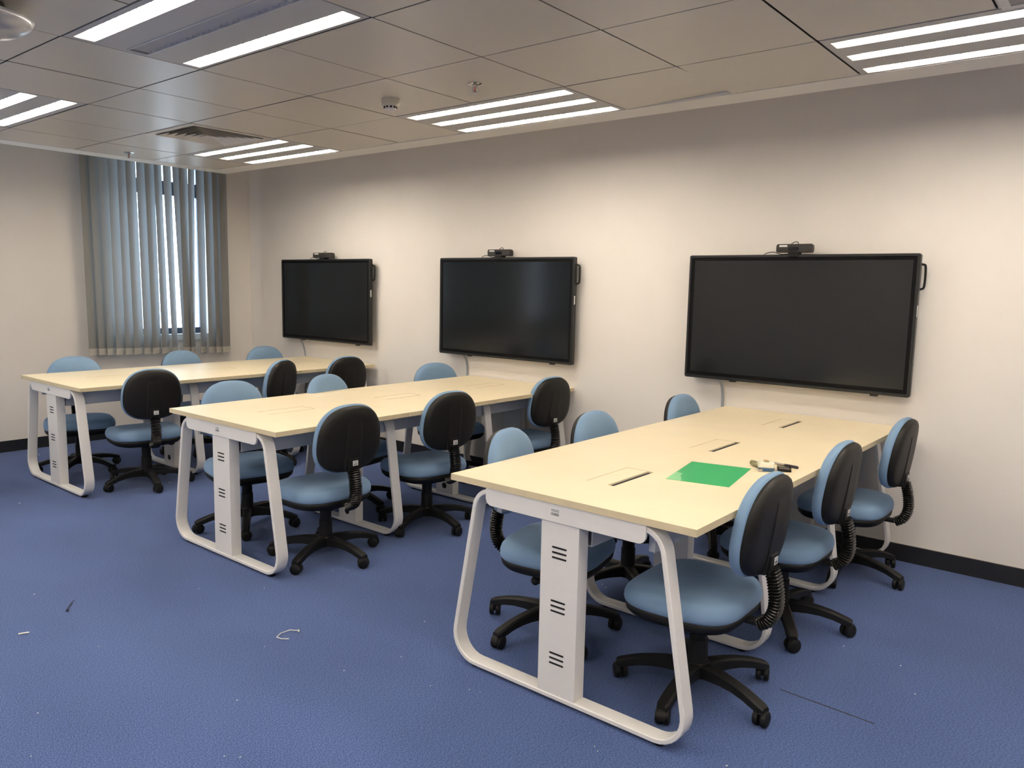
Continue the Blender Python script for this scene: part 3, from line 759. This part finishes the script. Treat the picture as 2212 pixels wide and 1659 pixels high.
def pixel_bits():
    spots = [(1.753,-2.822,.009),(3.447,-3.328,.005),(4.205,-3.36,.005),(4.556,-3.705,.003),(4.803,-3.812,.003),(5.286,-3.395,.0035),(5.245,-3.424,.0035),(4.979,-3.219,.0035),(4.694,-2.922,.003),(5.088,-2.836,.0035),(5.167,-2.615,.003),(5.001,-2.325,.0035),(5.415,-2.698,.003),(3.938,-2.789,.0035),(4.156,-2.574,.003),(4.212,-2.213,.003),(4.269,-2.161,.003),(1.923,-1.902,.007),(.256,-2.18,.009),(.33,-2.20,.012),(5.54,-2.623,.0035),(5.58,-2.609,.0035),(6.104,-2.634,.004),(6.083,-2.618,.0035),(6.45,-2.433,.005),(6.471,-1.322,.005),(6.695,-1.348,.004),(6.793,-1.555,.004),(5.345,-1.432,.006),(5.38,-1.457,.005)]
    for k,(x,y,s) in enumerate(spots):
        bm = new_bm(); n = 5
        pts = [(s*random.uniform(.5,1)*math.cos(2*PI*q/n), s*.5*random.uniform(.5,1)*math.sin(2*PI*q/n)) for q in range(n)]
        prism(bm, pts, 0, .0015, 'xy'); o = obj('paper_scrap', bm, DEBRIS, None); o.location = (x,y,.0005); o.rotation_euler = (0,0,random.uniform(0,6))
        tag(o, 'tiny white paper scrap on the blue carpet', 'scrap', 'tiny white scraps on the carpet')
pixel_bits()
bm = new_bm(); loft(bm, [[Vector((6.40,-1.853,.0002)),Vector((6.40,-1.857,.0002)),Vector((6.40,-1.857,.0012)),Vector((6.40,-1.853,.0012))],[Vector((6.735,-1.866,.0002)),Vector((6.735,-1.870,.0002)),Vector((6.735,-1.870,.0012)),Vector((6.735,-1.866,.0012))]])
struct('trim_2', bm, VOID, 'dark joint line in the carpet')

# ------------------------------------------------------------------ light
w = bpy.data.worlds.new('World'); bpy.context.scene.world = w; w.use_nodes = True
bg = w.node_tree.nodes['Background']; bg.inputs['Color'].default_value = (.64,.82,1,1); bg.inputs['Strength'].default_value = 12.0
for k,(a,b) in enumerate(WIN):
    l = bpy.data.lights.new('window_portal','AREA'); l.shape = 'RECTANGLE'; l.size = WZ1-WZ0; l.size_y = b-a; l.cycles.is_portal = True
    o = bpy.data.objects.new('window_portal', l); C.objects.link(o); o.location = (-.16,(a+b)/2,(WZ0+WZ1)/2); o.rotation_euler = (0,R(-90),0)

# ------------------------------------------------------------------ camera
yaw, pitch, roll = .6855, .1239, .0209
d = Vector((-math.sin(yaw)*math.cos(pitch), math.cos(yaw)*math.cos(pitch), -math.sin(pitch)))
r = Vector((math.cos(yaw), math.sin(yaw), 0)); u = r.cross(d)
r2 = r*math.cos(roll)+u*math.sin(roll); u2 = -r*math.sin(roll)+u*math.cos(roll)
cam = bpy.data.cameras.new('Camera'); co = bpy.data.objects.new('Camera', cam); C.objects.link(co)
M_ = Matrix((r2,u2,-d)).transposed().to_4x4(); M_.translation = Vector((7.3437,-4.6193,1.4636)); co.matrix_world = M_
cam.sensor_width = 36; cam.lens = 36*1683.25/2212; cam.clip_start = .05
bpy.context.scene.camera = co
sc = bpy.context.scene
sc.view_settings.view_transform = 'Standard'; sc.view_settings.look = 'None'; sc.view_settings.exposure = 0; sc.view_settings.gamma = 1
sc.cycles.use_denoising = True; sc.cycles.max_bounces = 10; sc.cycles.diffuse_bounces = 6; sc.cycles.sample_clamp_indirect = 6
sc.cycles.use_light_tree = True
